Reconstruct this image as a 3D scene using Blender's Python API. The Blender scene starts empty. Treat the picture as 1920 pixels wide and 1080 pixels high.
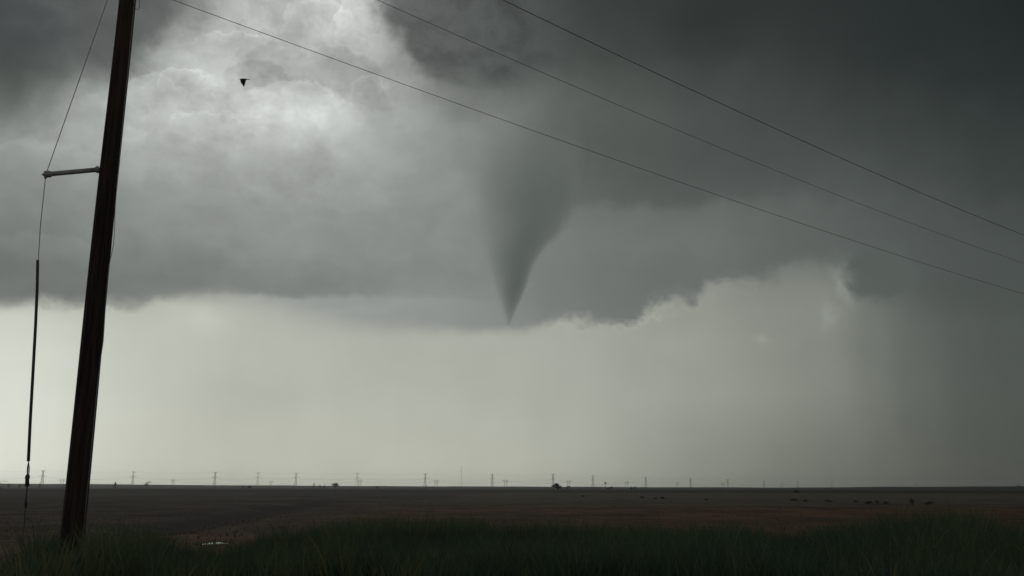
import bpy, bmesh, math, random
import numpy as np
from mathutils import Vector, Matrix

random.seed(7)
RNG = np.random.default_rng(7)
SC = bpy.context.scene
COL = SC.collection

# ------------------------------------------------------------------ camera
F = 1700.0                                   # focal length in pixels of a 1920 wide picture
PITCH = math.atan(374.5 / F)
ROLL = math.radians(0.125)
EYE = Vector((0.0, 0.0, 1.5))
_r0 = Vector((1, 0, 0)); _u0 = Vector((0, -math.sin(PITCH), math.cos(PITCH)))
FWD = Vector((0, math.cos(PITCH), math.sin(PITCH)))
RIGHT = _r0 * math.cos(ROLL) + _u0 * math.sin(ROLL)
UP = _u0 * math.cos(ROLL) - _r0 * math.sin(ROLL)
cam_d = bpy.data.cameras.new('camera')
cam_d.sensor_width = 36.0
cam_d.lens = 36.0 * F / 1920.0
cam_d.clip_start = 0.1
cam_d.clip_end = 40000.0
cam = bpy.data.objects.new('camera', cam_d)
COL.objects.link(cam)
m = Matrix((RIGHT, UP, -FWD)).transposed().to_4x4()
m.translation = EYE
cam.matrix_world = m
SC.camera = cam


def at(px, py, Y):
    """World point at forward distance Y seen at a photo pixel."""
    d = RIGHT * ((px - 960) / F) + UP * ((540 - py) / F) + FWD
    return EYE + d * (Y / d.y)


def pix(az, el):
    d = Vector((math.sin(az) * math.cos(el), math.cos(az) * math.cos(el), math.sin(el)))
    k = d.dot(FWD)
    return 960 + F * d.dot(RIGHT) / k, 540 - F * d.dot(UP) / k


# ------------------------------------------------------------------ node maths
def lin(v):
    v = max(0.0, v) / 255.0
    return v / 12.92 if v <= 0.04045 else ((v + 0.055) / 1.055) ** 2.4


class X:
    """A float socket with arithmetic."""
    tree = None

    def __init__(self, s):
        self.s = s

    @staticmethod
    def op(name, *a, clamp=False):
        n = X.tree.nodes.new('ShaderNodeMath'); n.operation = name; n.use_clamp = clamp
        for i, v in enumerate(a):
            if isinstance(v, X):
                X.tree.links.new(v.s, n.inputs[i])
            else:
                n.inputs[i].default_value = v
        return X(n.outputs[0])

    def __add__(s, o): return X.op('ADD', s, o)
    def __radd__(s, o): return X.op('ADD', o, s)
    def __sub__(s, o): return X.op('SUBTRACT', s, o)
    def __rsub__(s, o): return X.op('SUBTRACT', o, s)
    def __mul__(s, o): return X.op('MULTIPLY', s, o)
    def __rmul__(s, o): return X.op('MULTIPLY', o, s)
    def __truediv__(s, o): return X.op('DIVIDE', s, o)
    def abs(s): return X.op('ABSOLUTE', s)
    def clip(s): return X.op('ADD', s, 0.0, clamp=True)


def step(v, lo, hi, smooth=True):
    n = X.tree.nodes.new('ShaderNodeMapRange')
    n.interpolation_type = 'SMOOTHSTEP' if smooth else 'LINEAR'
    n.clamp = True
    for k, q in (('Value', v), ('From Min', lo), ('From Max', hi)):
        if isinstance(q, X):
            X.tree.links.new(q.s, n.inputs[k])
        else:
            n.inputs[k].default_value = q
    return X(n.outputs[0])


def mixc(f, a, b):
    n = X.tree.nodes.new('ShaderNodeMix'); n.data_type = 'RGBA'; n.clamp_factor = True
    for i, q in ((0, f), (6, a), (7, b)):
        if isinstance(q, X):
            X.tree.links.new(q.s, n.inputs[i])
        elif i == 0:
            n.inputs[0].default_value = q
        else:
            n.inputs[i].default_value = (*q[:3], 1.0)
    return X(n.outputs[2])


def scalec(c, f):
    """A colour socket times a float socket."""
    n = X.tree.nodes.new('ShaderNodeVectorMath'); n.operation = 'SCALE'
    X.tree.links.new(c.s, n.inputs[0])
    if isinstance(f, X):
        X.tree.links.new(f.s, n.inputs['Scale'])
    else:
        n.inputs['Scale'].default_value = f
    return X(n.outputs[0])


def noise(vec, scale, detail=4.0, rough=0.5, stretch=None, off=0.0, color=False, dist=0.0):
    t = X.tree
    mp = t.nodes.new('ShaderNodeMapping')
    mp.inputs['Scale'].default_value = stretch or (1, 1, 1)
    mp.inputs['Location'].default_value = (off, off * 1.7, off * 0.6)
    t.links.new(vec, mp.inputs['Vector'])
    n = t.nodes.new('ShaderNodeTexNoise')
    n.inputs['Scale'].default_value = scale
    n.inputs['Detail'].default_value = detail
    n.inputs['Roughness'].default_value = rough
    n.inputs['Distortion'].default_value = dist
    t.links.new(mp.outputs[0], n.inputs['Vector'])
    if color:
        sp = t.nodes.new('ShaderNodeSeparateColor')
        t.links.new(n.outputs['Color'], sp.inputs[0])
        return [X(o) for o in sp.outputs]
    return X(n.outputs['Fac'])


def ramp(fac, stops, interp='LINEAR'):
    n = X.tree.nodes.new('ShaderNodeValToRGB')
    cr = n.color_ramp; cr.interpolation = interp
    cr.elements[0].position = stops[0][0]; cr.elements[1].position = stops[-1][0]
    for p_, c in stops[1:-1]:
        cr.elements.new(p_)
    for e_, (p_, c) in zip(cr.elements, stops):
        e_.color = (*c, 1.0) if isinstance(c, (tuple, list)) else (c, c, c, 1.0)
    X.tree.links.new(fac.s, n.inputs[0])
    return X(n.outputs[0])


# ------------------------------------------------------------------ sky (a storm sky by azimuth and elevation)
# brightness of the cloud deck and of the rain-lit air under it, by photo row: (x, value)
DECK = {
    -60: [(0, 58), (120, 70), (240, 72), (330, 105), (400, 150), (480, 168), (600, 188), (680, 190), (760, 150), (860, 72), (960, 58), (1080, 55), (1200, 50), (1320, 48), (1440, 44), (1560, 42), (1680, 40), (1800, 36), (1920, 32)],
    0: [(0, 62), (120, 76), (240, 78), (330, 120), (400, 165), (480, 182), (600, 195), (690, 203), (760, 150), (860, 76), (960, 62), (1080, 58), (1200, 52), (1320, 50), (1440, 46), (1560, 44), (1680, 42), (1800, 38), (1920, 33)],
    50: [(0, 66), (120, 72), (240, 84), (330, 152), (400, 172), (480, 183), (600, 189), (690, 201), (760, 160), (860, 80), (960, 65), (1080, 62), (1200, 55), (1320, 48), (1440, 49), (1560, 46), (1680, 43), (1800, 40), (1920, 36)],
    100: [(0, 70), (120, 74), (240, 112), (300, 166), (360, 174), (480, 187), (600, 183), (690, 184), (760, 155), (860, 90), (960, 69), (1080, 66), (1200, 59), (1320, 51), (1440, 52), (1560, 48), (1680, 45), (1800, 42), (1920, 39)],
    150: [(0, 80), (120, 98), (240, 160), (300, 186), (360, 181), (480, 188), (600, 188), (690, 176), (760, 158), (860, 100), (960, 90), (1080, 74), (1200, 68), (1320, 64), (1440, 60), (1560, 56), (1680, 52), (1800, 46), (1920, 42)],
    200: [(0, 98), (60, 112), (120, 148), (240, 183), (360, 191), (480, 206), (600, 193), (720, 176), (800, 148), (880, 124), (960, 116), (1040, 100), (1120, 86), (1200, 81), (1320, 74), (1440, 67), (1560, 62), (1680, 58), (1800, 53), (1920, 46)],
    250: [(0, 124), (60, 140), (120, 162), (240, 179), (360, 187), (480, 191), (600, 181), (720, 166), (800, 147), (880, 130), (960, 109), (1040, 91), (1120, 80), (1200, 80), (1320, 76), (1440, 72), (1560, 67), (1680, 62), (1800, 57), (1920, 52)],
    300: [(0, 143), (120, 158), (240, 169), (360, 173), (480, 172), (600, 170), (720, 163), (800, 144), (880, 132), (960, 110), (1040, 95), (1120, 84), (1200, 83), (1320, 79), (1440, 76), (1560, 72), (1680, 67), (1800, 62), (1920, 57)],
    358: [(0, 133), (120, 140), (240, 149), (360, 151), (480, 151), (600, 153), (720, 150), (800, 141), (880, 133), (960, 113), (1040, 98), (1090, 92), (1120, 88), (1200, 88), (1320, 85), (1440, 82), (1560, 79), (1680, 73), (1800, 68), (1920, 63)],
    385: [(0, 127), (120, 135), (240, 143), (360, 146), (480, 146), (600, 144), (720, 141), (800, 138), (880, 133), (960, 122), (1060, 112), (1090, 110), (1120, 110), (1200, 107), (1320, 102), (1440, 94), (1560, 88), (1680, 80), (1800, 74), (1920, 68)],
    440: [(0, 118), (120, 128), (240, 135), (360, 135), (480, 137), (600, 136), (720, 134), (800, 133), (880, 131), (960, 126), (1060, 119), (1120, 117), (1200, 116), (1320, 108), (1440, 98), (1560, 92), (1680, 86), (1800, 80), (1920, 74)],
    500: [(0, 108), (120, 117), (240, 124), (360, 121), (480, 124), (600, 127), (720, 130), (840, 131), (960, 124), (1060, 117), (1120, 112), (1200, 106), (1320, 103), (1440, 97), (1560, 91), (1680, 88), (1800, 83), (1920, 78)],
    545: [(0, 108), (120, 110), (240, 112), (360, 118), (480, 124), (600, 129), (720, 132), (840, 131), (960, 123), (1080, 115), (1200, 108), (1320, 101), (1440, 98), (1560, 90), (1680, 88), (1800, 83), (1920, 79)],
    580: [(0, 110), (120, 112), (240, 116), (360, 130), (450, 150), (600, 152), (720, 148), (840, 143), (960, 132), (1080, 116), (1200, 108), (1320, 102), (1440, 96), (1560, 86), (1680, 82), (1800, 78), (1920, 74)],
    640: [(0, 116), (120, 116), (240, 120), (360, 140), (450, 152), (600, 148), (720, 143), (840, 137), (960, 127), (1080, 116), (1200, 108), (1320, 104), (1440, 98), (1560, 88), (1680, 84), (1800, 78), (1920, 74)],
}
BELOW = {
    440: [(0, 150), (240, 150), (480, 150), (720, 152), (960, 150), (1200, 136), (1320, 130), (1440, 124), (1520, 122), (1590, 128), (1640, 100), (1680, 86), (1800, 76), (1920, 70)],
    500: [(0, 158), (240, 156), (480, 158), (720, 158), (960, 156), (1200, 140), (1320, 134), (1440, 126), (1520, 122), (1590, 132), (1640, 104), (1680, 90), (1800, 78), (1920, 72)],
    560: [(0, 186), (120, 183), (240, 173), (380, 172), (480, 166), (720, 162), (960, 158), (1080, 158), (1200, 150), (1320, 142), (1440, 132), (1560, 128), (1640, 108), (1700, 94), (1800, 82), (1920, 75)],
    600: [(0, 200), (120, 199), (240, 188), (360, 187), (480, 178), (720, 170), (960, 160), (1080, 164), (1200, 154), (1320, 146), (1440, 136), (1560, 129), (1640, 110), (1700, 98), (1800, 86), (1920, 78)],
    650: [(0, 211), (120, 207), (240, 191), (360, 181), (480, 176), (720, 170), (960, 167), (1080, 166), (1200, 160), (1320, 150), (1440, 139), (1560, 130), (1640, 114), (1700, 101), (1800, 88), (1920, 79)],
    750: [(0, 218), (120, 212), (240, 192), (360, 183), (480, 178), (720, 177), (960, 172), (1080, 169), (1200, 161), (1320, 150), (1440, 141), (1560, 127), (1640, 114), (1700, 101), (1800, 88), (1920, 79)],
    850: [(0, 223), (120, 217), (240, 198), (360, 189), (480, 184), (720, 181), (960, 178), (1080, 170), (1200, 157), (1320, 140), (1440, 127), (1560, 112), (1640, 103), (1700, 95), (1800, 84), (1920, 76)],
    920: [(0, 226), (120, 220), (240, 202), (360, 194), (480, 189), (720, 185), (960, 181), (1080, 172), (1200, 157), (1320, 141), (1440, 122), (1560, 108), (1640, 101), (1700, 94), (1800, 86), (1920, 78)],
}


def table(tab, x, y):
    rows = sorted(tab)
    vals = [np.interp(x, [p[0] for p in tab[r]], [p[1] for p in tab[r]]) for r in rows]
    return float(np.interp(y, rows, vals))


def deck_rgb(v):
    k = min(1.0, max(0.0, (v - 60) / 110.0))
    return tuple(lin(q) for q in (v - 3 + 1 * k, v + 2, v - 2))


def below_rgb(v):
    k = min(1.0, max(0.0, (v - 80) / 100.0))
    return tuple(lin(q) for q in (v - 3 + 3 * k, v + 2 + 1 * k, v - 3 - 6 * k))


AZ0, AZ1 = -36.0, 36.0


def rows_by_elevation(tab, tint, els, az, el):
    fac = (az - AZ0) / (AZ1 - AZ0)
    out = None
    for i, e in enumerate(els):
        stops = []
        for k in range(31):
            a = AZ0 + (AZ1 - AZ0) * k / 30.0
            x, y = pix(math.radians(a), math.radians(e))
            stops.append((k / 30.0, tint(table(tab, x, y))))
        r = ramp(fac if out is None else after(fac, out), stops)
        out = r if out is None else mixc(step(el, els[i - 1], e, smooth=False), out, r)
    return out


def after(v, col):
    """The value v, evaluated only once the colour col is known (keeps few results waiting at a time)."""
    n = X.tree.nodes.new('ShaderNodeRGBToBW'); X.tree.links.new(col.s, n.inputs[0])
    return X.op('MULTIPLY_ADD', X(n.outputs[0]), 1e-9, v)


def edge_curve(fac, pts, lo, hi):
    """Curve through (position, value) as a float socket; value scaled into lo..hi."""
    st = [(p_, (v - lo) / (hi - lo)) for p_, v in pts]
    r = ramp(fac, st)
    n = X.tree.nodes.new('ShaderNodeRGBToBW'); X.tree.links.new(r.s, n.inputs[0])
    return X(n.outputs[0]) * (hi - lo) + lo


def azel(x, y):
    d = (at(x, y, 1000.0) - EYE).normalized()
    return math.degrees(math.atan2(d.x, d.y)), math.degrees(math.asin(d.z))


def blob(az, el, x, y, rx, ry):
    """Soft patch of the sky about one direction; radii in photo pixels."""
    a, e = azel(x, y)
    k = 1.0 / 29.7
    u = (az - a) / (rx * k); v = (el - e) / (ry * k)
    return X.op('EXPONENT', (u * u + v * v) * -1.0)


LOBES = [  # photo column, row, radii, inner gain, bright rim, softness
    (600, 55, 75, 55, 0.02, 0.16, 0.14), (672, 45, 45, 70, 0.05, 0.12, 0.14), 
    (455, 100, 90, 38, -0.04, 0.18, 0.10), (640, 135, 70, 45, -0.08, 0.14, 0.14), (478, 150, 70, 26, -0.10, 0.05, 0.10), (352, 170, 50, 42, -0.06, 0.22, 0.08),
    (285, 205, 60, 62, 0.02, 0.16, 0.10), (560, 215, 130, 50, 0.05, 0.12, 0.12), (704, 200, 44, 48, -0.05, 0.16, 0.10), (400, 250, 80, 34, -0.04, 0.14, 0.12),
    (330, 300, 110, 44, -0.02, 0.08, 0.25), (90, 320, 110, 45, 0.00, 0.10, 0.3), (100, 470, 75, 26, 0.06, 0.04, 0.3)]
SUN_AZ, SUN_EL = math.radians(-16.0), math.radians(34.0)


def build_sky():
    w = bpy.data.worlds.new('World'); SC.world = w; w.use_nodes = True
    t = w.node_tree; t.nodes.clear(); X.tree = t
    tc = t.nodes.new('ShaderNodeTexCoord')
    nv = t.nodes.new('ShaderNodeVectorMath'); nv.operation = 'NORMALIZE'
    t.links.new(tc.outputs['Generated'], nv.inputs[0])
    d = nv.outputs[0]
    sp = t.nodes.new('ShaderNodeSeparateXYZ'); t.links.new(d, sp.inputs[0])
    dx, dy, dz = (X(o) for o in sp.outputs)
    az = X.op('ARCTAN2', dx, dy) * 57.29578
    el = X.op('ARCSINE', dz) * 57.29578
    # turbulent displacement of the cloud pattern
    w1 = noise(d, 7.0, 6.0, 0.55, color=True, off=3.1)
    w2 = noise(d, 26.0, 6.0, 0.6, color=True, off=8.3)
    aw = az + (w1[0] - 0.5) * 7.0 + (w2[0] - 0.5) * 2.2
    ew = el + (w1[1] - 0.5) * 4.2 + (w2[1] - 0.5) * 1.6
    e_deck = [7.5, 9.3, 10.4, 11.8, 13.4, 15.2, 16.4, 17.4, 18.2, 19.8, 21.4, 23.0, 24.6, 26.2, 28.0, 30.0, 32.0]
    deck = rows_by_elevation(DECK, deck_rgb, e_deck, aw, ew)
    # billows: strong where the cloud is thin and bright, faint elsewhere
    b1 = noise(d, 15.0, 8.0, 0.58, stretch=(1, 1, 1.5), off=5.0, dist=0.6)
    b2 = noise(d, 42.0, 8.0, 0.62, stretch=(1, 1, 1.4), off=1.4, dist=0.9)
    b3 = noise(d, 5.0, 5.0, 0.5, stretch=(1, 1, 2.2), off=9.0)
    amp = blob(az, el, 520, 110, 300, 190) * 1.3 + blob(az, el, 180, 190, 200, 120) * 0.4
    # folds with one soft and one sharp side: thresholds of warped noise
    b4 = noise(d, 14.0, 10.0, 0.56, stretch=(1, 1, 1.25), off=7.7, dist=0.25)
    b5 = noise(d, 40.0, 8.0, 0.58, stretch=(1, 1, 1.2), off=2.9, dist=0.35)
    b6 = noise(d, 95.0, 7.0, 0.62, stretch=(1, 1, 0.75), off=4.4, dist=0.4)
    fold = step(b4, 0.49, 0.55) * 0.20 + step(b4, 0.40, 0.47) * 0.14 + step(b5, 0.47, 0.58) * 0.12
    bil = (b4 - 0.5).abs() * -0.9 + (b5 - 0.5).abs() * -0.5
    det = (fold - 0.26) * 0.45 + bil * 0.15 + 0.03 + (b1 - 0.5) * 0.22 + (b2 - 0.5) * 0.25
    vo = t.nodes.new('ShaderNodeTexVoronoi'); vo.feature = 'SMOOTH_F1'; vo.inputs['Scale'].default_value = 15.0; vo.inputs['Smoothness'].default_value = 0.35
    vw = t.nodes.new('ShaderNodeVectorMath'); vw.operation = 'MULTIPLY_ADD'
    cb = t.nodes.new('ShaderNodeCombineXYZ')
    for k_ in range(3):
        t.links.new(((w2[k_] - 0.5) * 0.10 + (w1[k_] - 0.5) * 0.10).s, cb.inputs[k_])
    vw.inputs[1].default_value = (1, 1, 1.25)
    t.links.new(d, vw.inputs[0]); t.links.new(cb.outputs[0], vw.inputs[2]); t.links.new(vw.outputs[0], vo.inputs['Vector'])
    puff = X(vo.outputs['Distance'])
    det = det + (0.42 - puff) * 0.25
    left = step(az, 3.0, -8.0)
    soft = (b3 - 0.5) * 0.22 + (b1 - 0.5) * (0.10 + 0.26 * left) + (fold - 0.29) * left * 0.10 + (b4 - 0.5) * left * 0.12
    deck = scalec(deck, 1.0 + det * amp + soft)

    al = az + (w2[1] - 0.5) * 1.8 + (b5 - 0.5) * 1.5 + (b6 - 0.5) * 0.8
    ll = el + (w2[0] - 0.5) * 1.5 + (b4 - 0.5) * 1.2 + (b6 - 0.5) * 0.8
    for x_, y_, rx, ry, gain, rim_, soft_ in LOBES:
        a_, e_ = azel(x_, y_); k_ = 1.0 / 29.7
        u_ = (after(al, deck) - a_) / (rx * k_); v_ = (after(ll, deck) - e_) / (ry * k_)
        rr = u_ * u_ + v_ * v_
        inside = step(rr, 1.0 + soft_, 1.0 - soft_)
        top = step(v_ - u_ * 0.35, -0.3, 0.9)
        lobe = X.op('EXPONENT', (1.0 - X.op('MINIMUM', rr, 1.2)) * -4.0) * top * (rim_ * 1.9) + gain * 1.7
        fade_ = step(v_, -1.0, 0.2)
        deck = scalec(deck, 1.0 + inside * lobe * fade_)
    # dark cloud mass, upper left, with its own edge
    fe = (el - 20.0) / 14.0
    def by_el(pts):
        q = []
        for x, y in pts:
            a, e = azel(x, y)
            q.append(((e - 20.0) / 14.0, a))
        q.sort()
        return q
    tl = edge_curve(fe, by_el([(-60, 265), (60, 232), (150, 205), (205, 180), (245, 140), (262, 105), (300, 70), (340, 25), (352, 0), (380, -40)]), -40, 10)
    m_tl = step(tl - az + (w1[0] - 0.5) * 3.5 + (w2[0] - 0.5) * 3.6 + (b2 - 0.5) * 2.0, -0.9, 1.1) * step(el + (w1[1] - 0.5) * 5, 22.0, 24.5)
    tl_col = mixc(step(b3 + (b1 - 0.5) * 0.4, 0.3, 0.72), [lin(q) for q in (60, 65, 65)], [lin(q) for q in (90, 95, 94)])
    deck = mixc(m_tl * 0.85, deck, tl_col)
    # dark cloud mass, upper right
    tr = edge_curve(fe, by_el([(880, 180), (845, 166), (800, 152), (770, 138), (740, 108), (722, 85), (706, 55), (690, 25), (686, 0), (680, -50)]), -40, 10)
    m_tr = step(az - tr + (w1[2] - 0.5) * 3.0 + (w2[1] - 0.5) * 3.0 + (b2 - 0.5) * 1.6, -0.5, 1.6)
    m_tr = m_tr * step(el + (w1[0] - 0.5) * 6, 24.2, 26.6) * step(az, 6.0, -2.0)
    tr_col = mixc(step(b1 + (b2 - 0.5) * 0.5, 0.32, 0.7), [lin(q) for q in (56, 61, 60)], [lin(q) for q in (79, 84, 83)])
    deck = mixc(m_tr * 0.88, deck, tr_col)
    # dark shreds in the upper right cloud
    deck = scalec(deck, 1.0 - blob(aw, ew, 1330, 40, 130, 50) * 0.14)
    # dark upper edge over the pale lane right of the funnel
    ax_, ex_ = azel(1085, 372)
    # light and clear air under the cloud base
    r1 = noise(d, 9.0, 4.0, 0.5, stretch=(1, 1, 0.22), off=2.2)
    r2 = noise(d, 38.0, 3.0, 0.5, stretch=(1, 1, 0.10), off=6.2)
    ab = az + (w1[0] - 0.5) * 3.0 + (r2 - 0.5) * 1.6 + (el - 6.0) * 0.0
    eb = el + (w1[1] - 0.5) * 1.6
    e_bel = [-1.0, 0.4, 2.2, 5.6, 8.9, 10.5, 11.9, 13.8, 15.6]
    below = rows_by_elevation(BELOW, below_rgb, e_bel, after(ab, deck), eb)
    below = scalec(below, 1.0 + (r1 - 0.5) * 0.20 + (r2 - 0.5) * 0.05 + (b3 - 0.5) * 0.16 + (b1 - 0.5) * 0.08 + (b1 - 0.5) * 0.08 * step(el, 7.5, 11.0))

    # cloud base line
    base = [(-260, 566), (0, 572), (70, 565), (130, 572), (200, 570), (240, 577), (300, 562), (360, 556), (440, 556), (520, 578), (600, 600), (680, 613), (760, 617),
            (880, 622), (960, 620), (1010, 612), (1050, 599), (1090, 606), (1130, 609), (1180, 602), (1220, 576), (1262, 570), (1300, 566), (1332, 543), (1400, 528),
            (1450, 524), (1475, 503), (1510, 500), (1560, 505), (1620, 520), (1680, 535), (1740, 538), (1800, 530), (1920, 515), (2200, 500)]
    base = base[:32]
    bq = []
    for x, y in base:
        a, e = azel(x, y)
        bq.append(((a - AZ0) / (AZ1 - AZ0), e))
    be = edge_curve((az + (w2[0] - 0.5) * 1.0 - AZ0) / (AZ1 - AZ0), bq, 5.0, 18.0)
    rough_gate = edge_curve((az - AZ0) / (AZ1 - AZ0), [((azel(x, 560)[0] - AZ0) / (AZ1 - AZ0), v) for x, v in
                            ((0, 0.6), (240, 1.0), (330, 0.5), (600, 0.3), (950, 0.35), (1030, 1.0), (1200, 1.7), (1340, 2.0), (1480, 1.3), (1560, 1.0), (1640, 1.2), (1920, 0.6))], 0.0, 3.0)
    rag = ((w2[2] - 0.5) * 1.0 + (b5 - 0.5) * 2.2 + (b6 - 0.5) * 0.8) * rough_gate + (w1[1] - 0.5) * 0.4
    wid = edge_curve((az - AZ0) / (AZ1 - AZ0), [((azel(x, 560)[0] - AZ0) / (AZ1 - AZ0), v) for x, v in
                     ((0, 0.55), (200, 0.4), (330, 0.5), (450, 0.9), (600, 1.2), (760, 0.7), (900, 0.40), (1200, 0.40), (1340, 0.6), (1430, 0.8), (1500, 1.1), (1570, 0.9), (1595, 0.7), (1660, 1.1), (1760, 1.8), (1920, 2.6))], 0.0, 4.0)
    # a second, paler step of the base left of the funnel
    te = edge_curve((az - AZ0) / (AZ1 - AZ0), [((azel(x, y)[0] - AZ0) / (AZ1 - AZ0), azel(x, y)[1]) for x, y in ((300, 548), (450, 553), (600, 557), (750, 555), (860, 560), (960, 570), (1060, 590))], 5.0, 18.0)
    mid = ramp((az - AZ0) / (AZ1 - AZ0), [((azel(x, 580)[0] - AZ0) / (AZ1 - AZ0), deck_rgb(v)) for x, v in ((300, 168), (450, 158), (600, 150), (720, 145), (840, 140), (930, 132), (1000, 121))])
    mid = scalec(mid, 1.0 + (r1 - 0.5) * 0.12 + (b3 - 0.5) * 0.15)
    m_t = step(te - el - (w2[2] - 0.5) * 1.0 - (b5 - 0.5) * 0.6, -0.25, 0.30) * step(az, azel(330, 580)[0], azel(480, 580)[0]) * step(az, azel(1010, 580)[0], azel(900, 580)[0])
    deck = mixc(m_t * 0.9, deck, mid)
    rag2 = ((w2[0] - 0.5) * 1.6 + (b4 - 0.5) * 1.8 + (b2 - 0.5) * 1.4) * rough_gate
    m_up = step(el - be + rag * 0.8, wid * -1.0, wid) * 0.62 + step(el - be + rag2 * 0.9 - 0.12, wid * -1.6, wid * 1.3) * 0.38
    col = mixc(m_up, below, deck)
    shred = step(blob(az + (w2[0] - 0.5) * 2.0 + (b5 - 0.5) * 1.6, el + (w2[1] - 0.5) * 2.0 + (b5 - 0.5) * 1.2, 1655, 512, 62, 52), 0.22, 0.62)
    col = mixc(shred * 0.92, col, [lin(q) for q in (84, 90, 85)])
    # sunlit fringes along the ragged base
    rim = X.op('EXPONENT', (el - be + rag * 0.8) * (el - be + rag * 0.8) * -6.0)
    gate = (blob(az, el, 1245, 570, 60, 40) + blob(az, el, 1330, 545, 60, 30) * 0.7 + blob(az, el, 1590, 520, 14, 50) * 0.6 + blob(az, el, 1490, 500, 60, 30) * 0.4
            + blob(az, el, 1050, 600, 60, 24) * 0.5 + blob(az, el, 1190, 602, 60, 24) * 0.5 + blob(az, el, 480, 590, 60, 20) * 0.2).clip()
    col = scalec(col, 1.0 + rim * gate * (b5 * 0.8 + b6 * 0.6 - 0.45).clip() * 0.8)
    col = scalec(col, 1.0 + (blob(aw, ew, 1553, 592, 16, 18) * 0.25 + blob(aw, ew, 1586, 530, 14, 48) * 0.30 + blob(aw, ew, 1424, 632, 18, 10) * 0.18 + blob(aw, ew, 350, 595, 70, 24) * 0.10
                             + blob(aw, ew, 700, 568, 150, 14) * 0.06).clip())
    # the rest of the sky: the same overcast going on all round
    hz = step(el, 0.0, 55.0)
    rest = mixc(hz, [lin(q) for q in (150, 155, 148)], [lin(q) for q in (72, 76, 78)])
    rest = scalec(rest, 1.0 + (b3 - 0.5) * 0.7 + (b1 - 0.5) * 0.3)
    col = mixc(step(az.abs(), 36.0, 85.0), col, rest)
    col = mixc(step(el, 31.0, 48.0), col, rest)
    # daylight above the cloud, of which a little comes through
    nk = t.nodes.new('ShaderNodeTexSky'); nk.sky_type = 'NISHITA'; nk.sun_disc = False
    nk.sun_elevation = SUN_EL; nk.sun_rotation = SUN_AZ
    day = scalec(X(nk.outputs[0]), 0.08)
    col = mixc(0.02, col, day)
    bg = t.nodes.new('ShaderNodeBackground'); bg.inputs['Strength'].default_value = 1.0
    t.links.new(col.s, bg.inputs['Color'])
    out = t.nodes.new('ShaderNodeOutputWorld'); t.links.new(bg.outputs[0], out.inputs['Surface'])
    w.cycles.sampling_method = 'MANUAL'
    w.cycles.sample_map_resolution = 256


build_sky()

sun_d = bpy.data.lights.new('sun', 'SUN'); sun_d.energy = 0.25; sun_d.angle = math.radians(25); sun_d.color = (1.0, 0.97, 0.9)
sun = bpy.data.objects.new('sun', sun_d); COL.objects.link(sun)
sv = Vector((math.sin(SUN_AZ) * math.cos(SUN_EL), math.cos(SUN_AZ) * math.cos(SUN_EL), math.sin(SUN_EL)))
sun.rotation_euler = sv.to_track_quat('Z', 'Y').to_euler()
sun.location = (0, 0, 80)

vs = SC.view_settings
vs.view_transform = 'Standard'; vs.look = 'None'; vs.gamma = 1.0; vs.exposure = 0.0; vs.use_curve_mapping = False
SC.cycles.max_bounces = 10
SC.cycles.volume_bounces = 8
SC.cycles.use_denoising = True

# ------------------------------------------------------------------ helpers for objects
def mat(name, rough=0.8, spec=0.3, metal=0.0):
    mt = bpy.data.materials.new(name); mt.use_nodes = True
    b = mt.node_tree.nodes['Principled BSDF']
    b.inputs['Roughness'].default_value = rough
    b.inputs['Specular IOR Level'].default_value = spec
    b.inputs['Metallic'].default_value = metal
    X.tree = mt.node_tree
    return mt, b


def setc(b, c):
    X.tree.links.new(c.s, b.inputs['Base Color'])


def bump(b, h, strength, dist=0.02):
    n = X.tree.nodes.new('ShaderNodeBump'); n.inputs['Strength'].default_value = strength
    n.inputs['Distance'].default_value = dist
    X.tree.links.new(h.s, n.inputs['Height']); X.tree.links.new(n.outputs[0], b.inputs['Normal'])


def coords(kind='Object'):
    return X.tree.nodes.new('ShaderNodeTexCoord').outputs[kind]


def speckled(name, c0, c1, scale=6.0, rough=0.85, spec=0.2, metal=0.0, stretch=None):
    mt, b = mat(name, rough, spec, metal)
    setc(b, mixc(step(noise(coords(), scale, 5.0, 0.6, stretch=stretch), 0.3, 0.7), c0, c1))
    return mt


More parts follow.
